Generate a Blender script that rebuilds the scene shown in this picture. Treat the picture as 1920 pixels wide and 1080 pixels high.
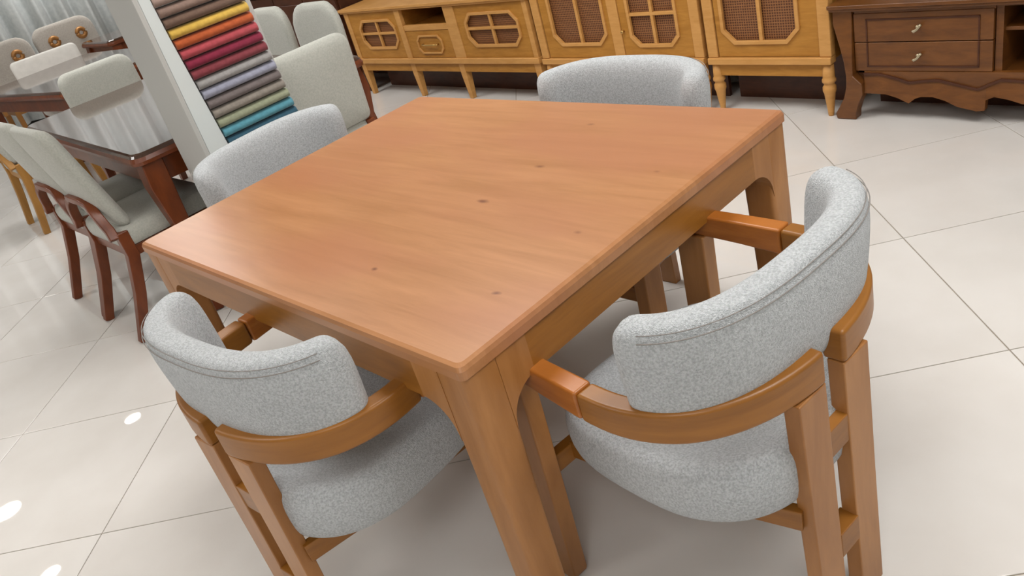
import bpy, bmesh, math, random
from mathutils import Vector, Matrix
random.seed(4)
PI = math.pi
C = bpy.context.scene.collection
for o in list(bpy.data.objects):
    bpy.data.objects.remove(o)

# ---------------------------------------------------------------- camera
def lens_rot(a, b, c):
    return Matrix.Rotation(c, 3, 'Z') @ Matrix.Rotation(a, 3, 'X') @ Matrix.Rotation(b, 3, 'Z')
cam_d = bpy.data.cameras.new('camera')
cam = bpy.data.objects.new('camera', cam_d)
C.objects.link(cam)
cam_d.sensor_width = 36.0
cam_d.lens = 1507.96 / 1920 * 36
cam_d.clip_start = 0.05
cam.matrix_world = Matrix.Translation((-0.5724, -0.9402, 1.468)) @ lens_rot(1.0679, -0.2949, -0.6575).to_4x4()
bpy.context.scene.camera = cam

# ---------------------------------------------------------------- light
sc = bpy.context.scene
sc.view_settings.view_transform = 'Standard'
sc.view_settings.look = 'None'
sc.view_settings.gamma = 1
sc.view_settings.use_curve_mapping = False
sc.view_settings.exposure = 0.0
w = bpy.data.worlds.new('world')
sc.world = w
w.use_nodes = True
w.node_tree.nodes['Background'].inputs[0].default_value = (0.9, 0.95, 1.0, 1)
w.node_tree.nodes['Background'].inputs[1].default_value = 0.3

CEIL = 2.8
def area(name, loc, sx, sy, e, col=(1, 0.985, 0.965), spread=180):
    d = bpy.data.lights.new(name, 'AREA')
    d.shape = 'RECTANGLE'; d.size = sx; d.size_y = sy; d.energy = e; d.color = col
    d.spread = math.radians(spread)
    o = bpy.data.objects.new(name, d)
    o.location = loc
    C.objects.link(o)
    return o
FILL_PANELS = [(-1.7, -1.6), (1.0, -1.2), (-1.9, 1.4), (1.3, 1.5), (-1.7, 4.6), (1.3, 4.6), (2.35, 8.3)]  # soft fill panels added overhead for even light, kept out of view
WATTS = [22, 30, 13, 33, 19, 27, 32]
for (px, py), wt in zip(FILL_PANELS, WATTS):
    area('fill_panel_light', (px, py, CEIL - 0.05), 1.15, 1.15, wt)

# ---------------------------------------------------------------- helpers
def srgb(r, g, b):
    def f(v):
        v /= 255.0
        return v / 12.92 if v <= 0.04045 else ((v + 0.055) / 1.055) ** 2.4
    return (f(r), f(g), f(b), 1.0)

class MB:
    """collects geometry for one mesh"""
    def __init__(s):
        s.v = []; s.f = []
    def add(s, vs, fs):
        n = len(s.v)
        s.v += [tuple(v) for v in vs]
        s.f += [tuple(i + n for i in f) for f in fs]
        return s
    def box(s, x0, x1, y0, y1, z0, z1):
        vs = [(x, y, z) for z in (z0, z1) for y in (y0, y1) for x in (x0, x1)]
        return s.add(vs, [(0, 2, 3, 1), (4, 5, 7, 6), (0, 1, 5, 4), (2, 6, 7, 3), (0, 4, 6, 2), (1, 3, 7, 5)])
    def loft(s, rings, closed=False, caps=True):
        n = len(rings[0]); vs = [p for r in rings for p in r]; fs = []
        m = len(rings)
        for i in range(m if closed else m - 1):
            a = i * n; b = ((i + 1) % m) * n
            for j in range(n):
                k = (j + 1) % n
                fs.append((a + j, a + k, b + k, b + j))
        if caps and not closed:
            fs.append(tuple(range(n - 1, -1, -1)))
            fs.append(tuple((m - 1) * n + j for j in range(n)))
        return s.add(vs, fs)
    def prism(s, poly, a, b, axis='y'):
        """poly of 2D points extruded along axis between a and b"""
        def P(p, t):
            if axis == 'y': return (p[0], t, p[1])
            if axis == 'x': return (t, p[0], p[1])
            return (p[0], p[1], t)
        return s.loft([[P(p, a) for p in poly], [P(p, b) for p in poly]])
    def frame(s, outer, inner, a, b):
        """ring between two 2D outlines (x,z), extruded in y from a to b"""
        n = len(outer); vs = []
        for t in (a, b):
            vs += [(p[0], t, p[1]) for p in outer] + [(p[0], t, p[1]) for p in inner]
        fs = []
        for j in range(n):
            k = (j + 1) % n
            fs.append((j, k, n + k, n + j))
            fs.append((2 * n + j, 3 * n + j, 3 * n + k, 2 * n + k))
            fs.append((j, 2 * n + j, 2 * n + k, k))
            fs.append((n + j, n + k, 3 * n + k, 3 * n + j))
        return s.add(vs, fs)
    def tube(s, path, r, n=8, radii=None):
        rings = []
        m = len(path)
        for i, p in enumerate(path):
            p = Vector(p)
            t = (Vector(path[min(i + 1, m - 1)]) - Vector(path[max(i - 1, 0)])).normalized()
            u = t.cross(Vector((0, 0, 1)))
            if u.length < 1e-3: u = t.cross(Vector((1, 0, 0)))
            u.normalize(); v = t.cross(u)
            rr = radii[i] if radii else r
            rings.append([p + rr * (math.cos(2 * PI * k / n) * u + math.sin(2 * PI * k / n) * v) for k in range(n)])
        return s.loft(rings)
    def bar(s, path, sizes, up=(0, 0, 1)):
        """rectangular bar swept along a path: sizes = (width, height) or one per point"""
        rings = []; m = len(path); U = Vector(up)
        for i, p in enumerate(path):
            p = Vector(p)
            t = (Vector(path[min(i + 1, m - 1)]) - Vector(path[max(i - 1, 0)])).normalized()
            a = t.cross(U).normalized(); b = a.cross(t).normalized()
            sz = sizes[i] if isinstance(sizes, list) else sizes
            hw, hh = sz[0] / 2, sz[1] / 2
            rings.append([p - a * hw - b * hh, p + a * hw - b * hh, p + a * hw + b * hh, p - a * hw + b * hh])
        return s.loft(rings)
    def lathe(s, prof, cx, cy, n=16, closed=False):
        """prof: list of (radius, z)"""
        return s.loft([[(cx + r * math.cos(2 * PI * k / n), cy + r * math.sin(2 * PI * k / n), z) for k in range(n)] for r, z in prof], closed)
    def mesh(s, name, mat, smooth=False, bevel=0.0):
        me = bpy.data.meshes.new(name)
        me.from_pydata(s.v, [], s.f)
        bm = bmesh.new(); bm.from_mesh(me)
        bmesh.ops.recalc_face_normals(bm, faces=bm.faces)
        bm.to_mesh(me); bm.free()
        me.materials.append(mat)
        if smooth:
            for p in me.polygons: p.use_smooth = True
        return me
    def build(s, name, mat, parent=None, smooth=False, bevel=0.0, seg=2, sub=0, angle=None):
        me = s.mesh(name, mat, smooth)
        o = bpy.data.objects.new(name, me)
        C.objects.link(o)
        if parent: o.parent = parent
        if bevel:
            b = o.modifiers.new('bevel', 'BEVEL'); b.width = bevel; b.segments = seg; b.limit_method = 'ANGLE'
            b.angle_limit = math.radians(35); b.harden_normals = True
            for p in me.polygons: p.use_smooth = True
        if sub:
            m = o.modifiers.new('sub', 'SUBSURF'); m.levels = sub; m.render_levels = sub
            for p in me.polygons: p.use_smooth = True
        return o

def thing(name, label, cat, loc=(0, 0, 0), rz=0, group=None):
    o = bpy.data.objects.new(name, None)
    C.objects.link(o)
    o.empty_display_size = 0.1
    o.location = loc; o.rotation_euler = (0, 0, rz)
    o['label'] = label; o['category'] = cat
    if group: o['group'] = group
    return o
def tag(o, label, cat, group=None):
    o['label'] = label; o['category'] = cat
    if group: o['group'] = group
    return o
def struct(o):
    o['kind'] = 'structure'
    return o
CH = {}
def dup(root, loc, rz, label, group=None):
    r = root.copy(); C.objects.link(r)
    r.location = loc; r.rotation_euler = (0, 0, rz); r['label'] = label
    if group: r['group'] = group
    for ch in [o for o in bpy.data.objects if o.parent == root]:
        c = ch.copy(); C.objects.link(c); c.parent = r
        for g in [o for o in bpy.data.objects if o.parent == ch]:
            d = g.copy(); C.objects.link(d); d.parent = c
    return r

# ---------------------------------------------------------------- materials
def new_mat(name):
    m = bpy.data.materials.new(name); m.use_nodes = True
    nt = m.node_tree; b = nt.nodes['Principled BSDF']
    return m, nt, b
def N(nt, kind, **kw):
    n = nt.nodes.new(kind)
    for k, v in kw.items():
        if k in n.inputs: n.inputs[k].default_value = v
        else: setattr(n, k, v)
    return n
def plain(name, col, rough=0.5, spec=0.5, metal=0, coat=0):
    m, nt, b = new_mat(name)
    b.inputs['Base Color'].default_value = col; b.inputs['Roughness'].default_value = rough
    b.inputs['Specular IOR Level'].default_value = spec; b.inputs['Metallic'].default_value = metal
    b.inputs['Coat Weight'].default_value = coat
    return m
def wood(name, c1, c2, stretch=(1.2, 14, 14), rough=0.35, spec=0.5, coat=0.0, blotch=None, knots=None, bump=0.05, boards=None):
    m, nt, b = new_mat(name)
    L = nt.links.new
    tc = N(nt, 'ShaderNodeTexCoord')
    mp = N(nt, 'ShaderNodeMapping'); mp.inputs['Scale'].default_value = stretch
    L(tc.outputs['Object'], mp.inputs['Vector'])
    n1 = N(nt, 'ShaderNodeTexNoise', Scale=2.2, Detail=6.0, Roughness=0.6, Distortion=0.6)
    L(mp.outputs[0], n1.inputs['Vector'])
    n2 = N(nt, 'ShaderNodeTexNoise', Scale=9.0, Detail=4.0, Roughness=0.6)
    L(mp.outputs[0], n2.inputs['Vector'])
    mix = N(nt, 'ShaderNodeMath', operation='MULTIPLY_ADD'); mix.inputs[1].default_value = 0.25
    L(n2.outputs['Fac'], mix.inputs[0]); L(n1.outputs['Fac'], mix.inputs[2])
    cr = N(nt, 'ShaderNodeValToRGB')
    cr.color_ramp.elements[0].position = 0.42; cr.color_ramp.elements[0].color = c1
    cr.color_ramp.elements[1].position = 0.82; cr.color_ramp.elements[1].color = c2
    L(mix.outputs[0], cr.inputs[0])
    out = cr.outputs[0]
    if blotch:
        n3 = N(nt, 'ShaderNodeTexNoise', Scale=1.8, Detail=2.0)
        mp3 = N(nt, 'ShaderNodeMapping'); mp3.inputs['Scale'].default_value = (2.4, 1.0, 1)
        L(tc.outputs['Object'], mp3.inputs['Vector']); L(mp3.outputs[0], n3.inputs['Vector'])
        r3 = N(nt, 'ShaderNodeMapRange'); r3.inputs['From Min'].default_value = 0.4; r3.inputs['From Max'].default_value = 0.62
        L(n3.outputs['Fac'], r3.inputs['Value'])
        mx = N(nt, 'ShaderNodeMix', data_type='RGBA'); mx.inputs['B'].default_value = blotch
        sc_ = N(nt, 'ShaderNodeMath', operation='MULTIPLY'); sc_.inputs[1].default_value = 0.65
        L(r3.outputs[0], sc_.inputs[0]); L(sc_.outputs[0], mx.inputs['Factor']); L(out, mx.inputs['A'])
        out = mx.outputs['Result']
    if knots:
        for (kx, ky, rx, ry, st) in knots:
            mpk = N(nt, 'ShaderNodeMapping'); mpk.vector_type = 'TEXTURE'
            mpk.inputs['Location'].default_value = (kx, ky, 0.0); mpk.inputs['Scale'].default_value = (rx, ry, 10)
            nn = N(nt, 'ShaderNodeTexNoise', Scale=25.0, Detail=2.0)
            L(tc.outputs['Object'], nn.inputs['Vector'])
            va = N(nt, 'ShaderNodeMix', data_type='VECTOR'); va.inputs['Factor'].default_value = 0.012
            L(tc.outputs['Object'], va.inputs['A']); L(nn.outputs['Color'], va.inputs['B'])
            L(va.outputs['Result'], mpk.inputs['Vector'])
            ln = N(nt, 'ShaderNodeVectorMath', operation='LENGTH'); L(mpk.outputs[0], ln.inputs[0])
            rk = N(nt, 'ShaderNodeMapRange'); rk.inputs['From Min'].default_value = 1.0; rk.inputs['From Max'].default_value = 0.2
            rk.inputs['To Max'].default_value = st
            L(ln.outputs['Value'], rk.inputs['Value'])
            mx = N(nt, 'ShaderNodeMix', data_type='RGBA'); mx.inputs['B'].default_value = srgb(92, 42, 22)
            L(rk.outputs[0], mx.inputs['Factor']); L(out, mx.inputs['A'])
            out = mx.outputs['Result']
    L(out, b.inputs['Base Color'])
    b.inputs['Roughness'].default_value = rough; b.inputs['Specular IOR Level'].default_value = spec
    b.inputs['Coat Weight'].default_value = coat; b.inputs['Coat Roughness'].default_value = 0.15
    bp = N(nt, 'ShaderNodeBump'); bp.inputs['Strength'].default_value = bump; bp.inputs['Distance'].default_value = 0.002
    L(mix.outputs[0], bp.inputs['Height']); L(bp.outputs[0], b.inputs['Normal'])
    return m
def fabric(name, c1, c2, scale=260.0, rough=0.95, bump=0.5, dist=0.003):
    m, nt, b = new_mat(name); L = nt.links.new
    tc = N(nt, 'ShaderNodeTexCoord')
    vo = N(nt, 'ShaderNodeTexVoronoi', Scale=scale)
    L(tc.outputs['Object'], vo.inputs['Vector'])
    no = N(nt, 'ShaderNodeTexNoise', Scale=scale * 0.45, Detail=3.0)
    L(tc.outputs['Object'], no.inputs['Vector'])
    cr = N(nt, 'ShaderNodeValToRGB')
    cr.color_ramp.elements[0].position = 0.34; cr.color_ramp.elements[0].color = c1
    cr.color_ramp.elements[1].position = 0.62; cr.color_ramp.elements[1].color = c2
    L(no.outputs['Fac'], cr.inputs[0]); L(cr.outputs[0], b.inputs['Base Color'])
    b.inputs['Roughness'].default_value = rough; b.inputs['Specular IOR Level'].default_value = 0.15
    b.inputs['Sheen Weight'].default_value = 0.25
    bp = N(nt, 'ShaderNodeBump'); bp.inputs['Strength'].default_value = bump; bp.inputs['Distance'].default_value = dist
    L(vo.outputs['Distance'], bp.inputs['Height']); L(bp.outputs[0], b.inputs['Normal'])
    return m
def tile_mat():
    m, nt, b = new_mat('polished_tile'); L = nt.links.new
    tc = N(nt, 'ShaderNodeTexCoord')
    oi = N(nt, 'ShaderNodeObjectInfo')
    no = N(nt, 'ShaderNodeTexNoise', Scale=3.5, Detail=5.0); L(tc.outputs['Object'], no.inputs['Vector'])
    cr = N(nt, 'ShaderNodeValToRGB')
    cr.color_ramp.elements[0].position = 0.3; cr.color_ramp.elements[0].color = srgb(214, 210, 205)
    cr.color_ramp.elements[1].position = 0.7; cr.color_ramp.elements[1].color = srgb(222, 219, 215)
    L(no.outputs['Fac'], cr.inputs[0]); L(cr.outputs[0], b.inputs['Base Color'])
    b.inputs['Roughness'].default_value = 0.02; b.inputs['Specular IOR Level'].default_value = 0.4
    n2 = N(nt, 'ShaderNodeTexNoise', Scale=6.0, Detail=1.0); L(tc.outputs['Object'], n2.inputs['Vector'])
    bp = N(nt, 'ShaderNodeBump'); bp.inputs['Strength'].default_value = 0.02; bp.inputs['Distance'].default_value = 0.002
    L(n2.outputs['Fac'], bp.inputs['Height']); L(bp.outputs[0], b.inputs['Normal'])
    return m
def cane_mat():
    m, nt, b = new_mat('woven_cane'); L = nt.links.new
    tc = N(nt, 'ShaderNodeTexCoord')
    outs = []
    for axis in ('X', 'Z'):
        wv = N(nt, 'ShaderNodeTexWave', Scale=26.0, Distortion=0.6); wv.bands_direction = axis
        L(tc.outputs['Object'], wv.inputs['Vector']); outs.append(wv.outputs['Fac'])
    mx = N(nt, 'ShaderNodeMath', operation='MAXIMUM'); L(outs[0], mx.inputs[0]); L(outs[1], mx.inputs[1])
    cr = N(nt, 'ShaderNodeValToRGB')
    cr.color_ramp.elements[0].position = 0.55; cr.color_ramp.elements[0].color = srgb(84, 46, 20)
    cr.color_ramp.elements[1].position = 0.95; cr.color_ramp.elements[1].color = srgb(142, 94, 54)
    L(mx.outputs[0], cr.inputs[0]); L(cr.outputs[0], b.inputs['Base Color'])
    b.inputs['Roughness'].default_value = 0.6
    bp = N(nt, 'ShaderNodeBump'); bp.inputs['Strength'].default_value = 0.5; bp.inputs['Distance'].default_value = 0.003
    L(mx.outputs[0], bp.inputs['Height']); L(bp.outputs[0], b.inputs['Normal'])
    return m

M = {}
M['tile'] = tile_mat()
M['grout'] = plain('grout', srgb(150, 140, 122), 0.8)
M['wall'] = plain('painted_wall', srgb(170, 168, 164), 0.8)
M['ceil'] = plain('ceiling_paint', srgb(228, 226, 220), 0.9)
KN = [(0.492, 0.449, 0.01, 0.024, 0.75), (0.679, 0.437, 0.009, 0.02, 0.6), (0.927, 0.476, 0.008, 0.016, 0.5), (0.438, 0.113, 0.008, 0.013, 0.5), (0.173, 0.460, 0.008, 0.011, 0.8), (0.204, 0.115, 0.007, 0.013, 0.8), (0.717, 0.116, 0.006, 0.012, 0.4)]
M['top'] = wood('table_top_veneer', srgb(158, 108, 66), srgb(178, 126, 84), (12, 1.0, 6), 0.33, 0.45, 0.0, blotch=srgb(166, 110, 76), knots=KN, bump=0.02)
M['oak'] = wood('honey_wood', srgb(146, 96, 48), srgb(174, 122, 70), (6, 6, 1.0), 0.38, 0.45, 0.0, bump=0.04)
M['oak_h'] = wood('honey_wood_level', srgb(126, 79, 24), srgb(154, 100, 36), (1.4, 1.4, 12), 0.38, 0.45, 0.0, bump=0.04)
M['arm'] = wood('orange_wood', srgb(148, 84, 28), srgb(176, 108, 44), (2, 2, 14), 0.33, 0.45)
M['boucle'] = fabric('boucle', srgb(172, 177, 180), srgb(206, 210, 213), 560.0, bump=0.8)
M['cream'] = fabric('cream_fabric', srgb(172, 174, 166), srgb(184, 185, 177), 300.0, bump=0.25)
M['white_fab'] = fabric('white_leather', srgb(228, 226, 220), srgb(236, 234, 228), 40.0, 0.6, 0.1)
M['greige'] = fabric('greige_fabric', srgb(160, 154, 146), srgb(172, 166, 158), 200.0, bump=0.2)
M['stitch'] = plain('stitch_thread', srgb(140, 136, 132), 0.9, 0.1)
M['yellow'] = wood('ash_veneer', srgb(160, 108, 40), srgb(184, 130, 56), (3, 3, 16), 0.5, 0.35)
M['yellow_t'] = wood('ash_trim', srgb(188, 136, 72), srgb(204, 152, 88), (3, 3, 16), 0.5, 0.35)
M['cane'] = cane_mat()
M['walnut'] = wood('walnut_veneer', srgb(90, 52, 20), srgb(120, 74, 32), (3, 3, 12), 0.35, 0.5)
M['mahog'] = wood('reddish_brown_wood', srgb(92, 42, 16), srgb(124, 62, 28), (6, 6, 2), 0.3, 0.5)
M['mahog_top'] = wood('polished_brown_top', srgb(62, 42, 32), srgb(80, 56, 44), (2, 8, 8), 0.05, 0.6, 0.0, bump=0.0)
M['darkw'] = wood('dark_brown_wood', srgb(62, 32, 18), srgb(84, 46, 26), (3, 3, 10), 0.4, 0.4)
M['lightoak'] = wood('light_oak_wood', srgb(160, 112, 52), srgb(184, 136, 72), (6, 6, 1), 0.4, 0.4)
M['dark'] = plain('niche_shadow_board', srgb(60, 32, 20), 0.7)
M['brass'] = plain('brass', srgb(196, 160, 96), 0.3, 0.5, 0.9)
M['nickel'] = plain('satin_nickel', srgb(190, 178, 150), 0.35, 0.5, 0.8)
M['bronze'] = plain('gold_bronze', srgb(160, 112, 60), 0.4, 0.5, 0.4)
M['post'] = plain('white_laminate', srgb(186, 187, 184), 0.45)
M['postface'] = plain('glossy_white_edge', srgb(212, 220, 220), 0.25)
M['curtain'] = fabric('curtain_cloth', srgb(196, 201, 201), srgb(208, 212, 211), 60.0, bump=0.1)
def emit(name, col, s):
    m, nt, b = new_mat(name)
    b.inputs['Emission Color'].default_value = col; b.inputs['Emission Strength'].default_value = s
    b.inputs['Base Color'].default_value = (0.8, 0.8, 0.8, 1)
    return m
M['lamp'] = emit('lamp_glass', (1, 0.97, 0.92, 1), 28)
M['panel'] = emit('fill_panel_diffuser', (1, 0.97, 0.94, 1), 4.0)  # glow of the added fill panels

# ---------------------------------------------------------------- the room
X0, X1, Y0, Y1 = -3.2, 3.26, -2.8, 10.0
struct(MB().box(X0, X1, Y0, Y1, -0.06, -0.003).build('floor', M['grout']))
FLOOR = bpy.data.objects['floor']
struct(MB().box(X0, X1, Y0, Y1, CEIL, CEIL + 0.1).build('ceiling', M['ceil']))
struct(MB().box(X1, X1 + 0.1, Y0, Y1, -0.06, CEIL).build('wall_back', M['wall']))
struct(MB().box(X0 - 0.1, X0, Y0, Y1, -0.06, CEIL).build('wall_front', M['wall']))
struct(MB().box(X0, X1, Y1, Y1 + 0.1, -0.06, CEIL).build('wall_left', M['wall']))
struct(MB().box(X0, X1, Y0 - 0.1, Y0, -0.06, CEIL).build('wall_right', M['wall']))

struct(MB().box(X1 - 0.018, X1, Y0, Y1, 0.0, 0.32).build('baseboard_back', M['darkw']))
# floor tiles laid on the diagonal, each tile a part of the floor
PITCH, ANG, OL, OC = 0.6520, 0.7689, 0.0769, 0.0105
dL = Vector((math.cos(ANG), math.sin(ANG))); nL = Vector((-math.sin(ANG), math.cos(ANG)))
def clip(poly, x0, x1, y0, y1):
    for ax, lim, sgn in ((0, x0, 1), (0, x1, -1), (1, y0, 1), (1, y1, -1)):
        out = []
        for i in range(len(poly)):
            a, b = poly[i], poly[(i + 1) % len(poly)]
            ia = (a[ax] - lim) * sgn >= 0; ib = (b[ax] - lim) * sgn >= 0
            if ia: out.append(a)
            if ia != ib:
                t = (lim - a[ax]) / (b[ax] - a[ax])
                out.append((a[0] + t * (b[0] - a[0]), a[1] + t * (b[1] - a[1])))
        poly = out
        if not poly: return []
    return poly
G_ = 0.0017
def tile_mesh(poly):
    mb = MB(); cx = sum(p[0] for p in poly) / len(poly); cy = sum(p[1] for p in poly) / len(poly)
    def inset(e): return [(cx + (p[0] - cx) * (1 - e), cy + (p[1] - cy) * (1 - e)) for p in poly]
    mb.loft([[(p[0], p[1], -0.003) for p in poly], [(p[0], p[1], -0.0006) for p in poly], [(p[0], p[1], 0.0) for p in inset(0.004)]])
    return mb
full = None
h = PITCH / 2 - G_
for i in range(-14, 16):
    for j in range(-14, 22):
        # lines at n.p = OL + PITCH*i and d.p = OC + PITCH*j
        c = nL * (OL + PITCH * (i + 0.5)) + dL * (OC + PITCH * (j + 0.5))
        poly = [tuple(c + dL * a * h + nL * b * h) for a, b in ((-1, -1), (1, -1), (1, 1), (-1, 1))]
        pc = clip(poly, X0, X1, Y0, Y1)
        if len(pc) < 3: continue
        inside = len(pc) == 4 and all(abs(pc[k][0] - poly[k][0]) + abs(pc[k][1] - poly[k][1]) < 1e-6 for k in range(4))
        if inside:
            if full is None:
                loc = [tuple(dL * a * h + nL * b * h) for a, b in ((-1, -1), (1, -1), (1, 1), (-1, 1))]
                full = tile_mesh(loc).mesh('tile', M['tile'])
            o = bpy.data.objects.new('tile', full); o.location = (c[0], c[1], 0)
        else:
            ar = abs(sum(pc[k][0] * pc[(k + 1) % len(pc)][1] - pc[(k + 1) % len(pc)][0] * pc[k][1] for k in range(len(pc)))) / 2
            if ar < 0.003: continue
            o = bpy.data.objects.new('tile', tile_mesh(pc).mesh('tile', M['tile']))
        C.objects.link(o); o.parent = FLOOR

# added fill panels out of view, then the downlights mirrored in the floor
first = None
for (px, py) in FILL_PANELS:
    t = thing('fill_light', 'added square fill panel for soft light, out of view above the floor', 'ceiling light', (px, py, CEIL), 0, 'added fill panels')
    f = MB()
    for a in (-1, 1):
        f.box(-.6, .6, min(a * .57, a * .6), max(a * .57, a * .6), -0.03, 0)
        f.box(min(a * .57, a * .6), max(a * .57, a * .6), -.57, .57, -0.03, 0)
    f.build('frame', M['ceil'], t)
    MB().box(-.57, .57, -.57, .57, -0.02, -0.005).build('diffuser', M['panel'], t)
for k, (px, py, r) in enumerate([(0.59, 7.54, .085), (-0.79, 7.33, .13), (-0.78, 5.96, .08)]):
    t = thing('downlight', ('round downlight mirrored in the floor beside the lower left armchair', 'large round downlight mirrored at the left edge of the floor', 'round downlight mirrored at the bottom left corner of the floor')[k], 'downlight', (px, py, CEIL), 0, 'round downlights')
    MB().lathe([(r, 0), (r + .02, 0), (r + .02, -0.012), (r, -0.012)], 0, 0, 24, True).build('ring', M['nickel'], t)
    MB().lathe([(0.001, -0.004), (r - .001, -0.004), (r - .001, -0.01), (0.001, -0.01)], 0, 0, 24).build('lens', M['lamp'], t)

# ---------------------------------------------------------------- main table
W, D = 1.0827, 1.3891
tb = thing('dining_table', 'large rectangular honey wood dining table with orange-brown top in the foreground', 'table')
def rrect(x0, x1, y0, y1, r, n=5):
    pts = []
    for cx, cy, a0 in ((x1 - r, y1 - r, 0), (x0 + r, y1 - r, 90), (x0 + r, y0 + r, 180), (x1 - r, y0 + r, 270)):
        for k in range(n + 1):
            a = math.radians(a0 + 90 * k / n)
            pts.append((cx + r * math.cos(a), cy + r * math.sin(a)))
    return pts
mb = MB()
rings = []
for e, z in ((0.0, 0.722), (0.0, 0.739), (0.0035, 0.7465), (0.011, 0.750)):
    rings.append([(x, y, z) for x, y in rrect(e, W - e, e, D - e, 0.013)])
mb.loft(rings)
mb.build('tabletop', M['top'], tb)
AP = 0.637
for (x0, x1, y0, y1) in ((0.153, W - 0.153, 0.0045, 0.03), (0.153, W - 0.153, D - 0.03, D - 0.0045), (0.0045, 0.03, 0.153, D - 0.153), (W - 0.03, W - 0.0045, 0.153, D - 0.153)):
    MB().box(x0, x1, y0, y1, AP, 0.7215).build('apron', M['oak_h'], tb)
def table_leg():
    LW = 0.085; r = 0.072
    mb = MB(); gus = []
    # square post with a rounded outer edge, and an arched bracket towards each apron
    rr = []
    for z, wd in ((0, .078), (0.35, .081), (0.56, .085), (0.722, .085)):
        rr.append([(x, y, z) for x, y in rrect(0.004, wd, 0.004, wd, 0.012, 4)])
    mb.loft(rr)
    arc = [(LW - 0.006, 0.7215), (LW - 0.006, AP - r * 1.1)]
    for k in range(1, 11):
        a = PI * (1 - 0.5 * k / 10)
        arc.append((LW - 0.004 + r + r * math.cos(a), AP - r + r * math.sin(a)))
    arc += [(LW - 0.004 + r, 0.7215)]
    for ax in 'yx':
        m2 = MB().prism(arc, 0.0045, 0.045, ax); gus.append(m2)
    return mb, gus
for sx, sy, lx, ly in ((1, 1, 0, 0), (-1, 1, W, 0), (-1, -1, W, D), (1, -1, 0, D)):
    src, gus = table_leg()
    for m_ in [src] + gus:
        m_.v = [(lx + sx * x, ly + sy * y, z) for x, y, z in m_.v]
    lg = src.build('leg', M['oak'], tb, bevel=0.003)
    for m_ in gus: m_.build('arched_bracket', M['oak'], lg)

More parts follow.
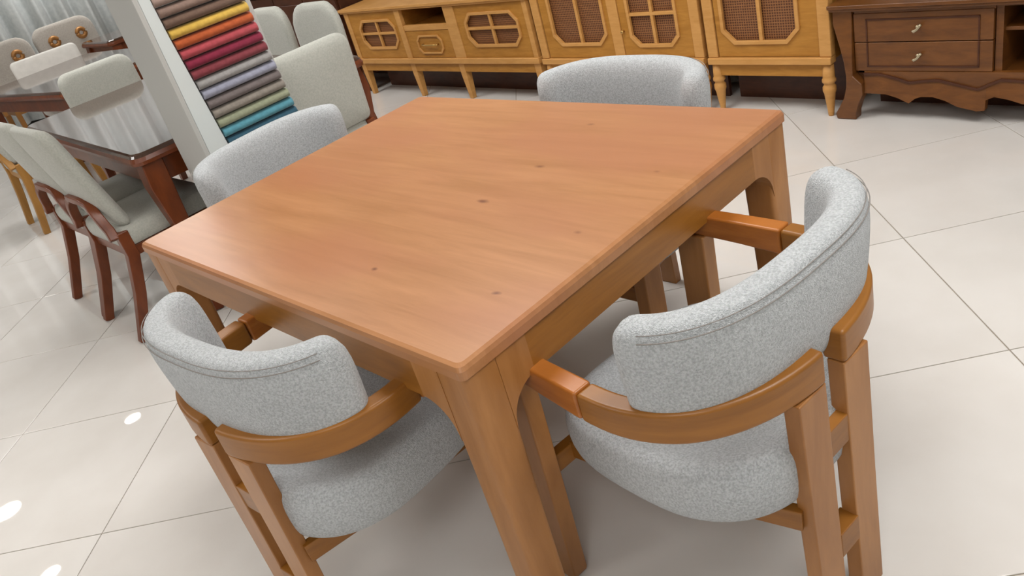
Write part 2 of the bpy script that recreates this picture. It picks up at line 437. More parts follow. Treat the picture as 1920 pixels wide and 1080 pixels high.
# ---------------------------------------------------------------- upholstered armchair with curved wooden band
def barrel(theta, a, b, p=2.25):
    """theta 0 = right end, pi/2 = back, pi = left end"""
    c, s_ = math.cos(theta), math.sin(theta)
    return (a * math.copysign(abs(c) ** (2 / p), c), -b * abs(s_) ** (2 / p))
def path_barrel(a, b, ext, n=40, t0=0.0, t1=PI):
    pts = []
    for i in range(n + 1):
        t = t0 + (t1 - t0) * i / n
        pts.append(barrel(t, a, b))
    return pts
def make_armchair(label, loc, rz):
    t = thing('dining_armchair', label, 'chair', loc, rz, 'grey armchairs around the big table')
    # curved band in two halves, cut open at the back where it sits on the twin posts
    zb0, zb1 = 0.583, 0.648
    for sgn in (1, -1):
        pts = []
        n = 22
        for i in range(n + 1):
            th = math.radians(86.5 * i / n)
            x, y = barrel(th, 0.297, 0.24, 2.3)
            pts.append((sgn * x, y))
        for i in (0,): pass
        # thickness ramps
        rings = []
        P = [Vector((x, y)) for x, y in pts]
        P = [Vector((sgn * 0.297, 0.02))] + P
        for i, p in enumerate(P):
            tg = (P[min(i + 1, len(P) - 1)] - P[max(i - 1, 0)]).normalized()
            nr = Vector((-tg.y, tg.x))
            hw = 0.021
            z0 = zb0 + 0.006 * (1 - min(1, i / 10.0))
            a, b_ = p - nr * hw, p + nr * hw
            rings.append([(a.x, a.y, z0), (b_.x, b_.y, z0), (b_.x, b_.y, zb1), (a.x, a.y, zb1)])
        MB().loft(rings).build('back_band', M['oak_h'], t, bevel=0.008, seg=3)
        # straight arm in front of the joint, down to the front leg
        rings = []
        for x, y, hw, z0 in ((0.297, 0.0215, .021, .589), (0.293, 0.12, .020, .594), (0.286, 0.24, .019, .598), (0.285, 0.285, .018, .602)):
            rings.append([(sgn * (x - hw), y, z0), (sgn * (x + hw), y, z0), (sgn * (x + hw), y, zb1), (sgn * (x - hw), y, zb1)])
        MB().loft(rings).build('arm', M['arm'], t, bevel=0.006, seg=2)
        # front leg, a board with a rounded foot
        rings = []
        for z, yc, hw in ((0.0, .262, .018), (0.006, .262, .027), (0.02, .261, .031), (0.3, .255, .036), (0.597, .247, .038)):
            x0, x1 = 0.262, 0.303
            rings.append([(sgn * x0, yc - hw, z), (sgn * x1, yc - hw, z), (sgn * x1, yc + hw, z), (sgn * x0, yc + hw, z)])
        MB().loft(rings).build('front_leg', M['oak'], t, bevel=0.004)
        # rear post
        rings = []
        for z, dy in ((0, -0.010), (0.3, -0.004), (0.583, 0.0)):
            y0, y1 = -0.258 + dy, -0.226 + dy
            k = 0.006 * (1 - z / .583)
            rings.append([(sgn * (0.027), y0, z), (sgn * (0.104 - k), y0, z), (sgn * (0.104 - k), y1, z), (sgn * 0.027, y1, z)])
        MB().loft(rings).build('rear_post', M['oak'], t, bevel=0.003)
        # side rail below the seat
        MB().bar([(sgn * 0.20, 0.24, 0.328), (sgn * 0.16, -0.05, 0.328), (sgn * 0.10, -0.24, 0.322)], (0.022, 0.045)).build('seat_rail', M['oak_h'], t, bevel=0.002)
    MB().box(-0.265, 0.265, 0.235, 0.26, 0.30, 0.345).build('seat_rail', M['oak_h'], t, bevel=0.002)
    for z0, z1, dy in ((0.415, 0.475, 0.002), (0.17, 0.23, -0.005)):
        MB().box(-0.03, 0.03, -0.26 + dy, -0.222 + dy, z0, z1).build('spacer', M['oak_h'], t, bevel=0.002)
    # padded wrap-around backrest
    rings = []; seam = []; seam2 = []
    n = 44; ns = 20
    for i in range(n + 1):
        u = -1 + 2 * i / n
        th = PI / 2 * (1 + u * 0.89)
        e = 1 - abs(u)                       # distance from the end
        x, y = barrel(th, 0.270, 0.205, 2.8)
        x2, y2 = barrel(th + 0.02, 0.270, 0.205, 2.8); x1, y1 = barrel(th - 0.02, 0.270, 0.205, 2.8)
        tg = Vector((x2 - x1, y2 - y1)).normalized(); nr = Vector((tg.y, -tg.x))
        if nr.dot(Vector((x, y + 0.02))) < 0: nr = -nr
        k = min(1.0, (e / 0.13)); k = math.sqrt(max(0.0, 1 - (1 - k) ** 2))   # rounding of the ends
        zt = 0.805 + 0.008 * math.sin(th)
        zbt = 0.585
        hh = (zt - zbt) / 2 ; zc = zbt + hh
        thick = 0.040
        ring = []
        for j in range(ns):
            a = 2 * PI * j / ns
            ca, sa = math.cos(a), math.sin(a)
            q = 2 / 3.4
            dn = thick * math.copysign(abs(ca) ** q, ca); dz = hh * math.copysign(abs(sa) ** q, sa)
            kk = 0.25 + 0.75 * k if i in (0, n) else 0.25 + 0.75 * k
            dn *= kk
            if dz > 0: dz = dz * (0.55 + 0.45 * k)
            lean = (dz / hh) * 0.010
            z = zc + dz
            ring.append((x + nr.x * (dn + lean), y + nr.y * (dn + lean), z))
        rings.append(ring)
        if 4 <= i <= n - 4:
            kk = 0.25 + 0.75 * k
            dn = thick * kk * 0.90; dz = hh * 0.80 * (0.55 + 0.45 * k)
            seam.append((x + nr.x * (dn + 0.0078), y + nr.y * (dn + 0.0078), zc + dz))
            dn2 = thick * kk * 0.80; dz2 = hh * 0.905 * (0.55 + 0.45 * k)
            seam2.append((x + nr.x * (dn2 + 0.0075), y + nr.y * (dn2 + 0.0075), zc + dz2))
    pad = MB().loft(rings).build('backrest', M['boucle'], t, smooth=True, sub=1)
    MB().tube(seam, 0.0011, 5).build('seam', M['stitch'], pad, smooth=True)
    MB().tube(seam2, 0.0009, 5).build('seam', M['stitch'], pad, smooth=True)
    # dished seat cushion
    ns = 48; prof = []
    def outline(s_):
        pts = []
        for j in range(ns):
            a = 2 * PI * j / ns
            ca, sa = math.cos(a), math.sin(a)
            q = 2 / 3.2
            x = 0.262 * math.copysign(abs(ca) ** q, ca); y = 0.015 + 0.262 * math.copysign(abs(sa) ** q, sa)
            if y < 0: x *= 1 - 0.10 * (y / -0.22) ** 2
            pts.append((x * s_, 0.02 + (y - 0.02) * s_))
        return pts
    rings = []
    for s_, z in ((0.55, .345), (0.90, .347), (0.965, .358), (0.995, .385), (1.0, .415), (0.985, .442), (0.94, .460), (0.86, .464), (0.72, .452), (0.5, .440), (0.25, .435), (0.05, .434)):
        ring = []
        for (x, y) in outline(s_):
            lift = 0.0
            if z > 0.40: lift = 0.022 * max(0, -y / 0.22) ** 2 + 0.016 * (abs(x) / 0.26) ** 2 - 0.012 * max(0, y / .27) ** 2
            ring.append((x, y, z + lift))
        rings.append(ring)
    MB().loft(rings).build('seat', M['boucle'], t, smooth=True, sub=1)
    return t
ac = make_armchair('grey armchair on the right, its back towards us, tucked under the table', (0.438, -0.165, 0), math.radians(-5))
dup(ac, (-0.018, 0.520, 0), -PI / 2 + math.radians(5), 'grey armchair at the lower left, seat below the near short side of the table')
dup(ac, (1.062, 0.563, 0), PI / 2, 'grey armchair behind the table, in front of the yellow sideboards')
dup(ac, (0.588, 1.49, 0), PI + math.radians(5), 'grey armchair at the upper left, between table and fabric swatch stand')

# ---------------------------------------------------------------- cabinet row along the back wall
ROW = math.radians(-91.12)
RO = Vector((2.81, 4.43, 0)); RU = Vector((math.cos(ROW), math.sin(ROW), 0))
def at(u): return tuple(RO + RU * u)
def octo(u0, u1, z0, z1, c):
    return [(u0 + c, z0), (u1 - c, z0), (u1, z0 + c), (u1, z1 - c), (u1 - c, z1), (u0 + c, z1), (u0, z1 - c), (u0, z0 + c)]
def lattice_door(parent, u0, u1, z0, z1, o0, o1, oz0, oz1, c, mull, bars, knob=None, th=0.018):
    """door leaf with octagonal cut-out, cane behind and moulded lattice"""
    oc = octo(o0, o1, oz0, oz1, c)
    outer = [(o0 + c, z0), (o1 - c, z0), (u1, z0), (u1, z1), (o1 - c, z1), (o0 + c, z1), (u0, z1), (u0, z0)]
    # ring that follows the octagon: match vertices
    outer = [(o0 + c, z0), (o1 - c, z0), (u1, oz0 + c), (u1, oz1 - c), (o1 - c, z1), (o0 + c, z1), (u0, oz1 - c), (u0, oz0 + c)]
    mb = MB().frame(outer, oc, -0.004, th)
    for a, b, d in (((u1, z0), outer[1], outer[2]), ((u1, z1), outer[3], outer[4]), ((u0, z1), outer[5], outer[6]), ((u0, z0), outer[7], outer[0])):
        mb.prism([a, b, d], -0.004, th, 'y')
    door = mb.build('door', M['yellow'], parent)
    MB().box(o0 - .005, o1 + .005, th - 0.006, th - 0.002, oz0 - .005, oz1 + .005).build('cane_panel', M['cane'], door)
    t_ = 0.011
    inn = octo(o0 + t_, o1 - t_, oz0 + t_, oz1 - t_, c * 0.9)
    out = octo(o0 - t_ * .6, o1 + t_ * .6, oz0 - t_ * .6, oz1 + t_ * .6, c * 1.05)
    MB().frame(out, inn, -0.013, 0.004).build('octagon_moulding', M['yellow_t'], door, bevel=0.002)
    for m_ in mull:
        MB().box(m_ - 0.009, m_ + 0.009, -0.009, 0.008, oz0, oz1).build('lattice_bar', M['yellow_t'], door, bevel=0.002)
    for b_ in bars:
        MB().box(o0, o1, -0.0095, 0.0085, b_ - 0.008, b_ + 0.008).build('lattice_bar', M['yellow_t'], door, bevel=0.002)
    if knob:
        MB().tube([(knob[0], 0.0, knob[1]), (knob[0], -0.012, knob[1]), (knob[0], -0.02, knob[1]), (knob[0], -0.026, knob[1])], 0.008, 10, [.005, .005, .011, .007]).build('knob', M['brass'], door, smooth=True)
    return door

def plinth(parent, u0, u1, z=0.2):
    MB().box(u0, u1, 0.19, 0.21, 0.0, z).build('plinth', M['darkw'], parent)
# low media cabinet
DEP = 0.40
tv = thing('media_cabinet', 'low yellow wood media cabinet with two octagon lattice doors and an open niche', 'cabinet', at(0), ROW)
b = MB()
ZT = 0.620
b.box(0.03, 1.93, DEP - 0.02, DEP, 0.27, ZT); b.box(0.02, 1.93, 0.02, DEP, 0.255, 0.275)
b.box(0.02, 0.045, 0.02, DEP, 0.25, ZT); b.box(1.905, 1.93, 0.02, DEP, 0.25, ZT)
b.box(0.66, 0.685, 0.02, DEP, 0.25, ZT); b.box(1.185, 1.21, 0.02, DEP, 0.25, ZT)
b.box(0.68, 1.19, 0.02, DEP - 0.02, 0.475, 0.49)
b.build('carcass', M['yellow'], tv)
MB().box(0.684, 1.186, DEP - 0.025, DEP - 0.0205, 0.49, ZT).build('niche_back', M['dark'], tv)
MB().box(-0.012, 1.95, -0.022, DEP + 0.005, ZT, 0.632).box(-0.02, 1.954, -0.03, DEP + 0.005, 0.632, 0.652).build('top', M['yellow_t'], tv, bevel=0.003)
for u0, u1 in ((0.01, 0.062), (0.643, 0.700), (1.178, 1.282), (1.905, 1.942)):
    MB().box(u0, u1, -0.010, 0.02, 0.245, ZT).build('stile', M['yellow_t'], tv, bevel=0.003)
MB().box(0.0, 1.948, -0.02, 0.03, 0.247, 0.283).build('base_moulding', M['yellow_t'], tv, bevel=0.004)
MB().box(0.02, 1.93, -0.002, 0.02, 0.188, 0.247).build('base_rail', M['yellow'], tv, bevel=0.002)
MB().box(0.70, 1.178, -0.006, 0.02, 0.472, 0.508).build('niche_shelf', M['yellow_t'], tv, bevel=0.002)
lattice_door(tv, 0.064, 0.641, 0.285, ZT - .003, 0.165, 0.60, 0.358, 0.558, 0.055, [0.385], [0.464])
lattice_door(tv, 1.284, 1.903, 0.285, ZT - .003, 1.362, 1.838, 0.358, 0.562, 0.055, [1.60], [0.468])
dr = MB().box(0.702, 1.176, -0.002, 0.018, 0.286, 0.470).build('drawer', M['yellow'], tv, bevel=0.002)
MB().frame(octo(0.805, 1.08, 0.313, 0.440, 0.035), octo(0.818, 1.067, 0.325, 0.428, 0.03), -0.012, -0.002).build('octagon_moulding', M['yellow_t'], dr, bevel=0.002)
MB().tube([(0.865, -0.002, 0.377), (0.865, -0.02, 0.377), (0.90, -0.025, 0.377), (0.99, -0.025, 0.377), (1.025, -0.02, 0.377), (1.025, -0.002, 0.377)], 0.0055, 8).build('drawer_pull', M['brass'], dr, smooth=True)
for u in (0.035, 0.665, 1.20, 1.91):
    for yb in (0.0, DEP - 0.05):
        p = [(u - .026, .19), (u + .026, .19), (u + .014, 0), (u - .014, 0)]
        mb = MB().loft([[(u - .026, yb - .004, .247), (u + .026, yb - .004, .247), (u + .026, yb + .044, .247), (u - .026, yb + .044, .247)],
                        [(u - .026, yb - .004, .17), (u + .026, yb - .004, .17), (u + .026, yb + .044, .17), (u - .026, yb + .044, .17)],
                        [(u - .017, yb + .004, 0), (u + .017, yb + .004, 0), (u + .017, yb + .036, 0), (u - .017, yb + .036, 0)]])
        mb.build('leg', M['yellow_t'], tv, bevel=0.003)

plinth(tv, 0.02, 1.93, 0.254)
def turned_leg(u, y, parent):
    MB().lathe([(.024, .245), (.026, .185), (.026, .178), (.030, .172), (.030, .160), (.023, .154), (.023, .146), (.029, .138), (.029, .118),
                (.024, .105), (.020, .07), (.015, .03), (.013, .008), (.011, 0)], u, y, 14).build('turned_leg', M['yellow_t'], parent, smooth=True)
def sideboard(label, u0, u1, doors, height=0.86):
    L_ = u1 - u0; DEP = 0.42
    t = thing('sideboard', label, 'sideboard', at(u0), ROW, 'tall lattice door sideboards')
    b = MB().box(0.03, L_ - 0.03, DEP - 0.02, DEP, 0.25, height)
    b.box(0.015, 0.04, 0.02, DEP, 0.25, height); b.box(L_ - 0.04, L_ - 0.015, 0.02, DEP, 0.25, height); b.box(0.03, L_ - .03, 0.022, DEP - .01, 0.252, 0.275)
    b.build('carcass', M['yellow'], t)
    MB().box(-0.006, L_ + 0.006, -0.03, DEP + .01, height, height + 0.03).build('top', M['yellow_t'], t, bevel=0.004)
    MB().box(0, L_, -0.022, 0.03, 0.245, 0.277).build('base_moulding', M['yellow_t'], t, bevel=0.004)
    MB().box(0.02, L_ - 0.02, 0.0, 0.02, 0.185, 0.245).build('base_rail', M['yellow'], t, bevel=0.002)
    for a, b_ in ((0.0, 0.055), (L_ - 0.055, L_)):
        MB().box(a, b_, -0.012, 0.03, 0.277, height).build('stile', M['yellow_t'], t, bevel=0.005)
    for d in doors:
        d_ = [v - u0 for v in d[:4]]
        lattice_door(t, d_[0], d_[1], 0.28, height - 0.004, d_[2], d_[3], d[4], height - 0.08, d[5], [m - u0 for m in d[6]], d[7], (d[8] - u0, d[9]) if d[8] else None)
    if len(doors) == 2:
        MB().box(doors[0][1] - u0 + .002, doors[1][0] - u0 - .002, -0.010, 0.02, 0.277, height).build('stile', M['yellow_t'], t, bevel=0.003)
    plinth(t, 0.02, L_ - 0.02, 0.251)
    for u in (0.03, L_ - 0.03):
        for y in (0.012, DEP - 0.05):
            turned_leg(u, y, t)
    return t
sideboard('yellow wood sideboard with two rattan lattice doors, right of the low media cabinet', 1.975, 3.09,
          [(2.038, 2.53, 2.108, 2.497, 0.353, 0.055, [2.31], [0.64], None, 0), (2.60, 3.032, 2.660, 2.958, 0.340, 0.05, [2.81], [0.503, 0.68], 2.615, 0.42)])
sideboard('yellow wood sideboard with one wide rattan door, left of the dark brown cabinet', 3.112, 3.735,
          [(3.172, 3.678, 3.208, 3.590, 0.345, 0.06, [3.405], [0.62], None, 0)])

# dark brown cabinet with cabriole legs and scalloped apron, running out of the frame
U0 = 3.748
dk = thing('drawer_cabinet', 'dark brown cabinet with scalloped apron, curved legs and two stacked drawers', 'cabinet', at(U0), ROW)
LEN = 2.0
DD = 0.40
b = MB()
b.box(0.06, LEN - 0.06, DD - 0.02, DD, 0.17, 0.472)
b.box(0.07, 0.09, 0.02, DD, 0.17, 0.472); b.box(LEN - 0.09, LEN - 0.07, 0.02, DD, 0.17, 0.472)
b.box(0.62, 0.645, 0.01, DD, 0.17, 0.472); b.box(1.355, 1.38, 0.01, DD, 0.17, 0.472)
b.box(0.08, LEN - 0.08, 0.015, DD, 0.17, 0.2)
b.build('carcass', M['walnut'], dk)
MB().box(-0.006, LEN + 0.015, -0.03, DD + 0.005, 0.474, 0.486).box(-0.009, LEN + 0.025, -0.04, DD + 0.01, 0.486, 0.503).build('top', M['walnut'], dk, bevel=0.004)
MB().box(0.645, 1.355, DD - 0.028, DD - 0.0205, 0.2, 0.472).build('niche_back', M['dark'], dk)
MB().box(0.645, 1.355, 0.03, DD - 0.03, 0.362, 0.376).build('shelf', M['walnut'], dk, bevel=0.002)
MB().box(0.09, 0.62, 0.0, 0.02, 0.455, 0.474).box(0.07, LEN - .07, 0.002, 0.018, 0.462, 0.474).build('front_rail', M['walnut'], dk)
def drawers(a, b_):
    for z0, z1, zh in ((0.339, 0.456, 0.394), (0.215, 0.335, 0.278)):
        d = MB().box(a + 0.004, b_ - 0.004, -0.004, 0.018, z0, z1).build('drawer', M['walnut'], dk, bevel=0.002)
        up = z0 > 0.3
        g = MB()
        i0, i1 = a + 0.055, b_ - 0.05
        # bead that frames the pair of drawers
        if up:
            g.box(i0, i1, -0.007, -0.003, z1 - 0.028, z1 - 0.022)
            g.box(i0, i0 + .006, -0.007, -0.003, z0, z1 - 0.022); g.box(i1 - .006, i1, -0.007, -0.003, z0, z1 - 0.022)
        else:
            g.box(i0, i1, -0.007, -0.003, z0 + 0.018, z0 + 0.024)
            g.box(i0, i0 + .006, -0.007, -0.003, z0 + 0.018, z1); g.box(i1 - .006, i1, -0.007, -0.003, z0 + 0.018, z1)
        g.build('bead', M['darkw'], d)
        uc = (a + b_) / 2 - 0.005
        k = MB().tube([(uc, -0.004, zh + .006), (uc, -0.018, zh + .006)], 0.006, 8)
        k.tube([(uc - .016, -0.02, zh - .008), (uc - .012, -0.022, zh - .012), (uc + .0, -0.022, zh - .004), (uc + .012, -0.022, zh + .012), (uc + .016, -0.02, zh + .016)], 0.0055, 8)
        k.build('handle', M['nickel'], d, smooth=True)
drawers(0.083, 0.62)
drawers(1.38, 1.917)
low = [(0.125, .121), (0.217, .118), (0.265, .103), (0.309, .081), (0.335, .103), (0.358, .111), (0.403, .112), (0.45, .098), (0.496, .074), (0.567, .058), (0.597, .062), (0.600, .105), (0.629, .119), (0.678, .11), (0.727, .094), (0.80, .085), (0.88, .062), (0.94, .098), (1.0, .108)]
upc = [(0.085, .200), (0.19, .200), (0.26, .182), (0.31, .165), (0.36, .172), (0.42, .178), (0.50, .158), (0.57, .142), (0.60, .158), (0.65, .182), (0.72, .178), (0.80, .162), (0.88, .145), (0.94, .168), (1.0, .178)]
low_f = low + [(LEN - x, z) for x, z in reversed(low[:-1])]
up_f = upc + [(LEN - x, z) for x, z in reversed(upc[:-1])]
def interp(c, x):
    for i in range(len(c) - 1):
        if c[i][0] <= x <= c[i + 1][0]:
            t_ = (x - c[i][0]) / max(1e-9, c[i + 1][0] - c[i][0]); return c[i][1] + t_ * (c[i + 1][1] - c[i][1])
    return c[0][1] if x < c[0][0] else c[-1][1]
xs = [0.125 + (LEN - 0.25) * i / 140 for i in range(141)]
xs = sorted(set(xs + [p[0] for p in low_f]))
mb = MB(); rings = []
for x in xs:
    z0, z1 = interp(low_f, x), interp(up_f, x) + 0.0
    rings.append([(x, -0.016, z0), (x, 0.014, z0), (x, 0.014, z1), (x, -0.008, z1)])
mb.loft(rings).build('apron', M['walnut'], dk)
rings = []
for x in xs:
    z1 = interp(up_f, x)
    rings.append([(x, -0.006, z1), (x, 0.016, z1), (x, 0.016, 0.214), (x, -0.006, 0.214)])
MB().loft(rings).build('apron_panel', M['walnut'], dk)
MB().bar([(x, -0.010, interp(up_f, x) + 0.004) for x in xs], (0.008, 0.009)).build('apron_bead', M['darkw'], dk)
def cabriole(mir):
    outer = [(0.0, .474), (0.0, .42), (0.012, .38), (0.030, .32), (0.046, .26), (0.055, .20), (0.053, .15), (0.040, .10), (0.018, .06), (-0.004, .025), (0.002, .0)]
    inner = [(0.083, .474), (0.083, .42), (0.083, .38), (0.083, .32), (0.084, .26), (0.086, .20), (0.124, .165), (0.124, .118), (0.105, .08), (0.090, .035), (0.088, .0)]
    mb = MB()
    rr = []
    for (a, z), (c, z2) in zip(outer, inner):
        xa, xc = (LEN - a, LEN - c) if mir else (a, c)
        bulge = 0.012 * math.sin((z + .02) * 9)
        rr.append([(xa, -0.022 - bulge, z), (xc, -0.022 - bulge, z2), (xc, 0.03, z2), (xa, 0.03, z)])
    mb.loft(rr)
    return mb
for mir in (0, 1):
    cabriole(mir).build('cabriole_leg', M['walnut'], dk, bevel=0.006)
for u in (0.03, LEN - 0.09):
    MB().box(u, u + 0.06, DD - 0.06, DD - 0.005, 0, 0.2).build('rear_leg', M['walnut'], dk, bevel=0.003)

plinth(dk, 0.1, LEN - 0.1, 0.169)
# dark brown cabinet left of the media cabinet
t = thing('cupboard', 'dark brown panelled cupboard behind the two tall rounded chair backs', 'cupboard', at(-1.95), ROW)
MB().box(0, 1.9, 0.03, 0.36, 0.12, 0.80).build('carcass', M['darkw'], t, bevel=0.003)
MB().box(-.02, 1.92, -0.01, 0.37, 0.80, 0.83).build('top', M['walnut'], t, bevel=0.004)
for k in range(4):
    u = 0.02 + k * 0.468
    d = MB().box(u, u + 0.455, 0.008, 0.029, 0.15, 0.785).build('door', M['darkw'], t, bevel=0.002)
    MB().box(u + .07, u + .385, 0.0, 0.0075, 0.22, 0.715).build('raised_panel', M['darkw'], d, bevel=0.004)
for u in (0.02, 1.82):
    for y in (0.05, 0.29):
        MB().box(u, u + 0.06, y, y + 0.06, 0, 0.12).build('foot', M['darkw'], t, bevel=0.003)

# ---------------------------------------------------------------- fabric swatch stand
sx0, sx1, sy = 0.545, 0.985, 2.10
st = thing('swatch_stand', 'tall white display stand holding rows of coloured fabric swatches', 'display stand', (sx0, sy, 0))
SD = 0.25; SH = 1.75
# side panel (faces the table), tapering front edge strip, back board, other side
MB().box(0.0, 0.02, 0.0, SD, 0.02, SH).build('side_panel', M['post'], st, bevel=0.003)
MB().prism([(0.02, 0.02), (0.125, 0.02), (0.104, .69), (0.068, 1.15), (0.04, 1.75), (0.02, 1.75)], 0.0, 0.02, 'y').build('front_strip', M['postface'], st, bevel=0.002)
MB().box(0.02, 0.44, SD - 0.02, SD, 0.02, SH).build('back_board', M['post'], st, bevel=0.002)
MB().box(0.0, 0.44, 0.0, SD, 0.0, 0.02).build('base', M['post'], st, bevel=0.002)
MB().box(0.42, 0.44, 0.035, SD - 0.02, 0.02, SH).build('side_panel', M['post'], st, bevel=0.002)
MB().box(0.11, 0.42, 0.0, 0.018, 0.02, 0.60).build('kick_panel', M['post'], st, bevel=0.002)
sw = [('dark teal', (52, 92, 112)), ('bright teal', (92, 158, 176)), ('pale sage green', (158, 164, 136)), ('warm beige grey', (148, 140, 130)),
      ('mid taupe grey', (122, 112, 110)), ('pale lilac grey', (158, 160, 178)), ('silver grey', (160, 158, 156)), ('dusty maroon', (134, 58, 66)),
      ('deep crimson', (136, 36, 62)), ('coral pink', (180, 74, 82)), ('burnt orange', (186, 88, 44)), ('mustard yellow', (218, 178, 78)),
      ('dark mushroom brown', (112, 88, 74)), ('dusky brown', (140, 116, 104)), ('pinkish taupe', (156, 134, 124)), ('light taupe', (162, 146, 134)),
      ('grey beige', (150, 140, 132)), ('cocoa brown', (120, 92, 78)), ('ivory', (206, 200, 184)), ('steel grey', (120, 122, 128))]
for k, (nm, col) in enumerate(sw):
    z = 0.697 + k * 0.0392
    xl = sx0 + (0.104 - 0.036 * (z - .69) / .46) + 0.004
    xr = 0.978 - 0.03 * (z - .69) / .46
    mat = fabric('swatch_' + nm.replace(' ', '_'), srgb(*[int(c * 0.84 + 4) for c in col]), srgb(*[int(c * 0.9 + 6) for c in col]), 120.0, 0.85, 0.2)
    # padded fold hanging over the one below, open underneath
    rings = []
    for x, k2 in ((xl, .8), (xl + .006, 1), (xr - .006, 1), (xr, .8)):
        prof = [(0.030, 0.0), (0.030, 0.038), (0.018, 0.037), (0.004, 0.036), (-0.008, 0.030), (-0.014, 0.018), (-0.012, 0.007), (-0.004, 0.002), (0.008, 0.010)]
        rings.append([(x, sy + 0.006 + p[0] * k2, z + p[1]) for p in prof])
    o = MB().loft(rings).build('fabric_swatch', mat, None, smooth=False, bevel=0.0)
    for p in o.data.polygons: p.use_smooth = len(p.vertices) == 4
    tag(o, '%s fabric swatch in the stacked rows of the white stand' % nm, 'fabric swatch', 'fabric swatches on the stand')

# ---------------------------------------------------------------- side chairs (cream back panel, brown legs)
def round_panel(w_, z0, z1, t_, r, y0, lean, bow=0.02, rb=0.03, sub=True, nx=10):
    """upholstered panel, bottom centre at y0, leaning back by lean over its height, bowed in plan"""
    out = []
    hw = w_ / 2; n = 5
    for cx, cz, a0, rr in ((hw - r, z1 - r, 0, r), (-hw + r, z1 - r, 90, r), (-hw + rb, z0 + rb, 180, rb), (hw - rb, z0 + rb, 270, rb)):
        for k in range(n + 1):
            a = math.radians(a0 + 90 * k / n); out.append((cx + rr * math.cos(a), cz + rr * math.sin(a)))
    cx0, cz0 = 0, (z0 + z1) / 2
    rings = []
    for s_, dy in ((0.0, -t_ / 2 - .004), (0.5, -t_ / 2 - 0.004), (0.86, -t_ / 2), (0.955, -t_ * 0.42), (1.0, -t_ * .15), (1.0, t_ * .15), (0.955, t_ * 0.42), (0.86, t_ / 2), (0.5, t_ / 2 + .004), (0.0, t_ / 2 + .004)):
        s2 = max(s_, 0.02)
        ring = []
        for x, z in out:
            X = x * s2; Z = cz0 + (z - cz0) * s2
            if s_ >= 0.86: # keep an even edge roundness
                e = (1 - s_) * 0.28
                X = x - math.copysign(min(abs(x), e), x); Z = z - math.copysign(e, z - cz0)
            f = (Z - z0) / (z1 - z0)
            ring.append((X, y0 - lean * f - bow * (1 - (X / hw) ** 2) + dy, Z))
        rings.append(ring)
    return MB().loft(rings)
def make_side_chair(label, loc, rz, group, fab='cream', wd='mahog', w_=0.46, zt=0.93, rtop=0.05, rail=True, lean=0.06, name='side_chair', yb=-0.2, fx=0.218, rk=-0.262):
    t = thing(name, label, 'chair', loc, rz, group)
    round_panel(w_, 0.475, zt, 0.06, rtop, yb, lean).build('backrest', M[fab], t, smooth=True)
    rr = []
    def sq(s_): return [(x * s_, 0.0 + y * s_) for x, y in rrect(-0.235, 0.235, -0.22, 0.235, 0.05, 4)]
    for s_, z in ((0.9, .395), (0.98, .40), (1.0, .425), (1.0, .45), (0.975, .468), (0.92, .478), (0.5, .486), (0.05, .488)):
        rr.append([(x, y, z) for x, y in sq(s_)])
    MB().loft(rr).build('seat', M[fab], t, smooth=True)
    fr = MB()
    fr.box(-.22, .22, .20, .222, .35, .395); fr.box(-.22, .22, -.21, -.19, .35, .395); fr.box(-.222, -.2, -.2, .21, .35, .395); fr.box(.2, .222, -.2, .21, .35, .395)
    fr.build('seat_frame', M[wd], t, bevel=0.003)
    for s_ in (-1, 1):
        MB().bar([(s_ * .205, .205, .40), (s_ * .207, .212, .25), (s_ * .208, .225, .1), (s_ * .210, .24, 0)], [(.045, .045), (.042, .042), (.034, .034), (.028, .028)], (0, 1, 0)).build('leg', M[wd], t, bevel=0.004)
        MB().bar([(s_ * .214, -.20, .47), (s_ * .212, -.20, .36), (s_ * (.212 + fx) / 2, -.2 + (rk + .2) * .38, .2), (s_ * fx, rk, 0)], [(.045, .05), (.045, .05), (.044, .045), (.040, .040)], (0, 1, 0)).build('leg', M[wd], t, bevel=0.004)
    if rail:
        # curved brown frame arching across the outside of the back
        pts = []
        hw = w_ / 2
        for k in range(25):
            a = k / 24.0
            x = -0.226 + 0.452 * a
            e = min(a, 1 - a)
            z = 0.45 + 0.17 * (1 - (1 - min(1, e / 0.40)) ** 2.3)
            f = (z - 0.475) / (zt - 0.475)
            y = yb - lean * max(f, 0) - 0.02 * (1 - min(1, abs(x / hw)) ** 2) - 0.036 - max(0, 0.2 + yb) * (1 - min(1, e / 0.25))
            pts.append((x, y, z))
        MB().bar(pts, (0.03, 0.04), (0, 1, 0)).build('back_rail', M[wd], t, bevel=0.005)
    return t

A = make_side_chair('cream chair at left with wide back panel and curved brown legs, nearest of the background', (0.44, 2.76, 0), math.radians(-90), 'cream chairs around the brown tables', w_=0.43, zt=0.95, yb=-0.15, lean=0.12, fx=0.22, rk=-0.335)
dup(A, (0.45, 3.25, 0), math.radians(-90), 'cream chair at the left edge, just behind the near cream chair')
Bc = make_side_chair('cream chair with plain back right of the fabric swatch stand', (1.225, 2.56, 0), 0.0, 'cream chairs around the brown tables', rail=False, w_=0.47, zt=0.895, rtop=0.07, lean=0.03)
dup(Bc, (1.05, 4.36, 0), PI, 'cream chair at the far end of the glossy brown table, left of the white stand')
Tc = make_side_chair('tall rounded cream chair back beside the yellow media cabinet', (1.645, 3.22, 0), math.radians(90), 'rounded cream chairs behind the stand', rail=False, w_=0.46, zt=0.93, rtop=0.12, lean=0.02)
dup(Tc, (1.645, 3.76, 0), math.radians(90), 'rounded cream chair back directly right of the yellow swatch')
Wc = make_side_chair('white leather chair with low back at the far end of the second table', (1.42, 6.75, 0), math.radians(176), 'white and greige chairs at far left', fab='white_fab', rail=False, w_=0.56, zt=0.865, rtop=0.04)

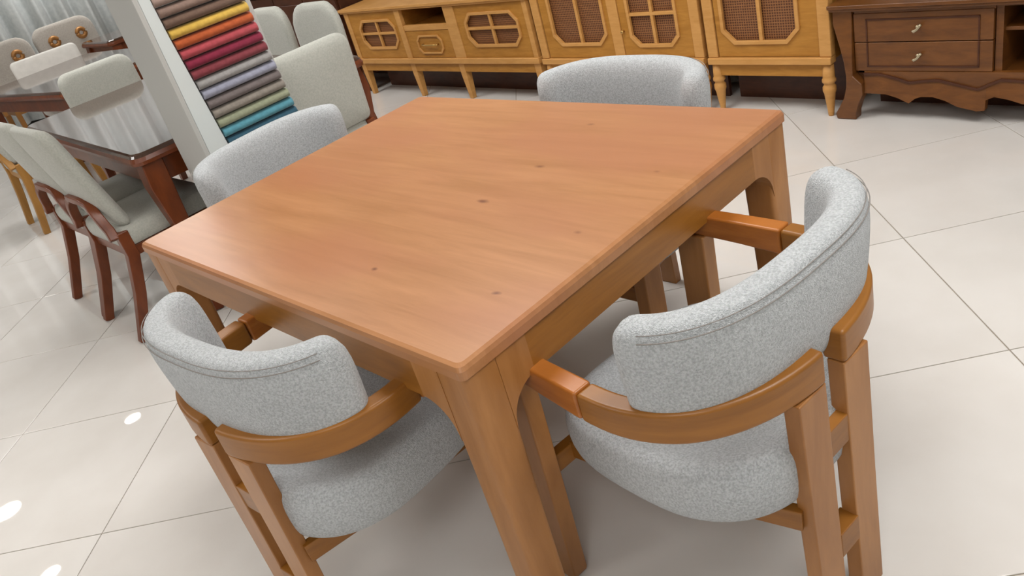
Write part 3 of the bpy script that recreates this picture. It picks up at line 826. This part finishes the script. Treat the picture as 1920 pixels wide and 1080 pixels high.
# light oak chair at the left edge
Oc = make_side_chair('cream chair with slim light oak legs at the left edge', (0.66, 5.12, 0), math.radians(-92), 'oak legged chairs', wd='lightoak', rail=True, w_=0.46, zt=0.9)

# ---------------------------------------------------------------- glossy brown tables
def brown_table(label, loc, rz, lx, ly, leg=0.075):
    t = thing('brown_table', label, 'table', loc, rz, 'glossy brown dining tables')
    rr = []
    for e, z in ((0.012, .715), (0.0, .722), (0.0, .735), (0.006, .744), (0.014, .750)):
        rr.append([(x, y, z) for x, y in rrect(e, lx - e, e, ly - e, 0.05, 5)])
    MB().loft(rr).build('tabletop', M['mahog_top'], t)
    rr = []
    rr = [[(x, y, z) for x, y in rrect(-e, lx + e, -e, ly + e, 0.05, 5)] for e, z in ((-0.004, .7), (0.004, .704), (0.006, .718), (0.0, .734))]
    MB().loft(rr).build('edge_moulding', M['mahog'], t, smooth=False)
    for x0, x1, y0, y1 in ((.06, lx - .06, .045, .07), (.06, lx - .06, ly - .07, ly - .045), (.045, .07, .06, ly - .06), (lx - .07, lx - .045, .06, ly - .06)):
        MB().box(x0, x1, y0, y1, .60, .70).build('apron', M['mahog'], t, bevel=0.003)
    for cx, cy, ox, oy in ((.07, .07, -1, -1), (lx - .07, .07, 1, -1), (lx - .07, ly - .07, 1, 1), (.07, ly - .07, -1, 1)):
        q = leg
        MB().bar([(cx, cy, .70), (cx + ox * .01, cy + oy * .01, .60), (cx + ox * .0, cy + oy * 0, .40), (cx + ox * .02, cy + oy * .02, .12), (cx + ox * .045, cy + oy * .045, 0)],
                 [(q * 1.2, q * 1.2), (q * 1.25, q * 1.25), (q * .9, q * .9), (q * .7, q * .7), (q * .75, q * .75)], (0, 1, 0)).build('leg', M['mahog'], t, bevel=0.006)
    return t
brown_table('glossy dark brown table behind the white stand, mirroring the curtain', (0.385, 2.41, 0), math.radians(-2.5), 1.15, 1.86)
brown_table('second glossy brown table further back at the upper left', (0.93, 5.05, 0), math.radians(6), 1.0, 1.75)
brown_table('small dark table in front of the curtain at the far left', (2.05, 7.2, 0), 0.0, 0.9, 0.8)

# greige chairs with round wooden ornaments, far left in front of the curtain
def greige_chair(label, loc, rz):
    t = make_side_chair(label, loc, rz, 'greige chairs before the curtain', fab='greige', rail=False, w_=0.62, zt=0.97, rtop=0.12, wd='bronze', name='upholstered_chair')
    for s_ in (-1, 1):
        k = []
        for i in range(17):
            a = 2 * PI * i / 16
            k.append((s_ * .14 + 0.04 * math.cos(a), -0.165, 0.81 + 0.04 * math.sin(a)))
        MB().tube(k, 0.022, 8).build('round_ornament', M['bronze'], t, smooth=True)
        MB().bar([(s_ * .30, .19, .38), (s_ * .30, .19, .64), (s_ * .30, -0.08, .66)], (.04, .035), (1, 0, 0)).build('armrest', M['bronze'], t, bevel=0.005)
    return t
greige_chair('greige armchair with gold-brown round ornament, at the far left edge', (1.42, 8.15, 0), math.radians(180))
greige_chair('greige armchair with gold-brown ornaments, nearest the dark far table', (2.10, 8.25, 0), math.radians(180))

# ---------------------------------------------------------------- pleated curtain
n = 520; cx0, cx1 = -1.5, 3.3; pts = []
for i in range(n + 1):
    x = cx0 + (cx1 - cx0) * i / n
    y = 9.55 + 0.085 * math.sin(2 * PI * x / 0.26 + 0.8 * math.sin(x * 3.1)) + 0.012 * math.sin(2 * PI * x / 0.09)
    pts.append((x, y))
vs = []; fs = []
for z in (0.03, 1.4, 2.72):
    vs += [(x, y, z) for x, y in pts]
for i in range(n):
    for k in range(2):
        a = k * (n + 1) + i; fs.append((a, a + 1, a + n + 2, a + n + 1))
cu = MB().add(vs, fs).build('curtain', M['curtain'], smooth=True)
m = cu.modifiers.new('s', 'SOLIDIFY'); m.thickness = 0.004
tag(cu, 'long pale grey pleated curtain along the far left wall', 'curtain')
rl = MB().tube([(-1.55, 9.55, 2.74), (3.32, 9.55, 2.74)], 0.014, 10).build('curtain_rail', M['nickel'], cu, smooth=True)
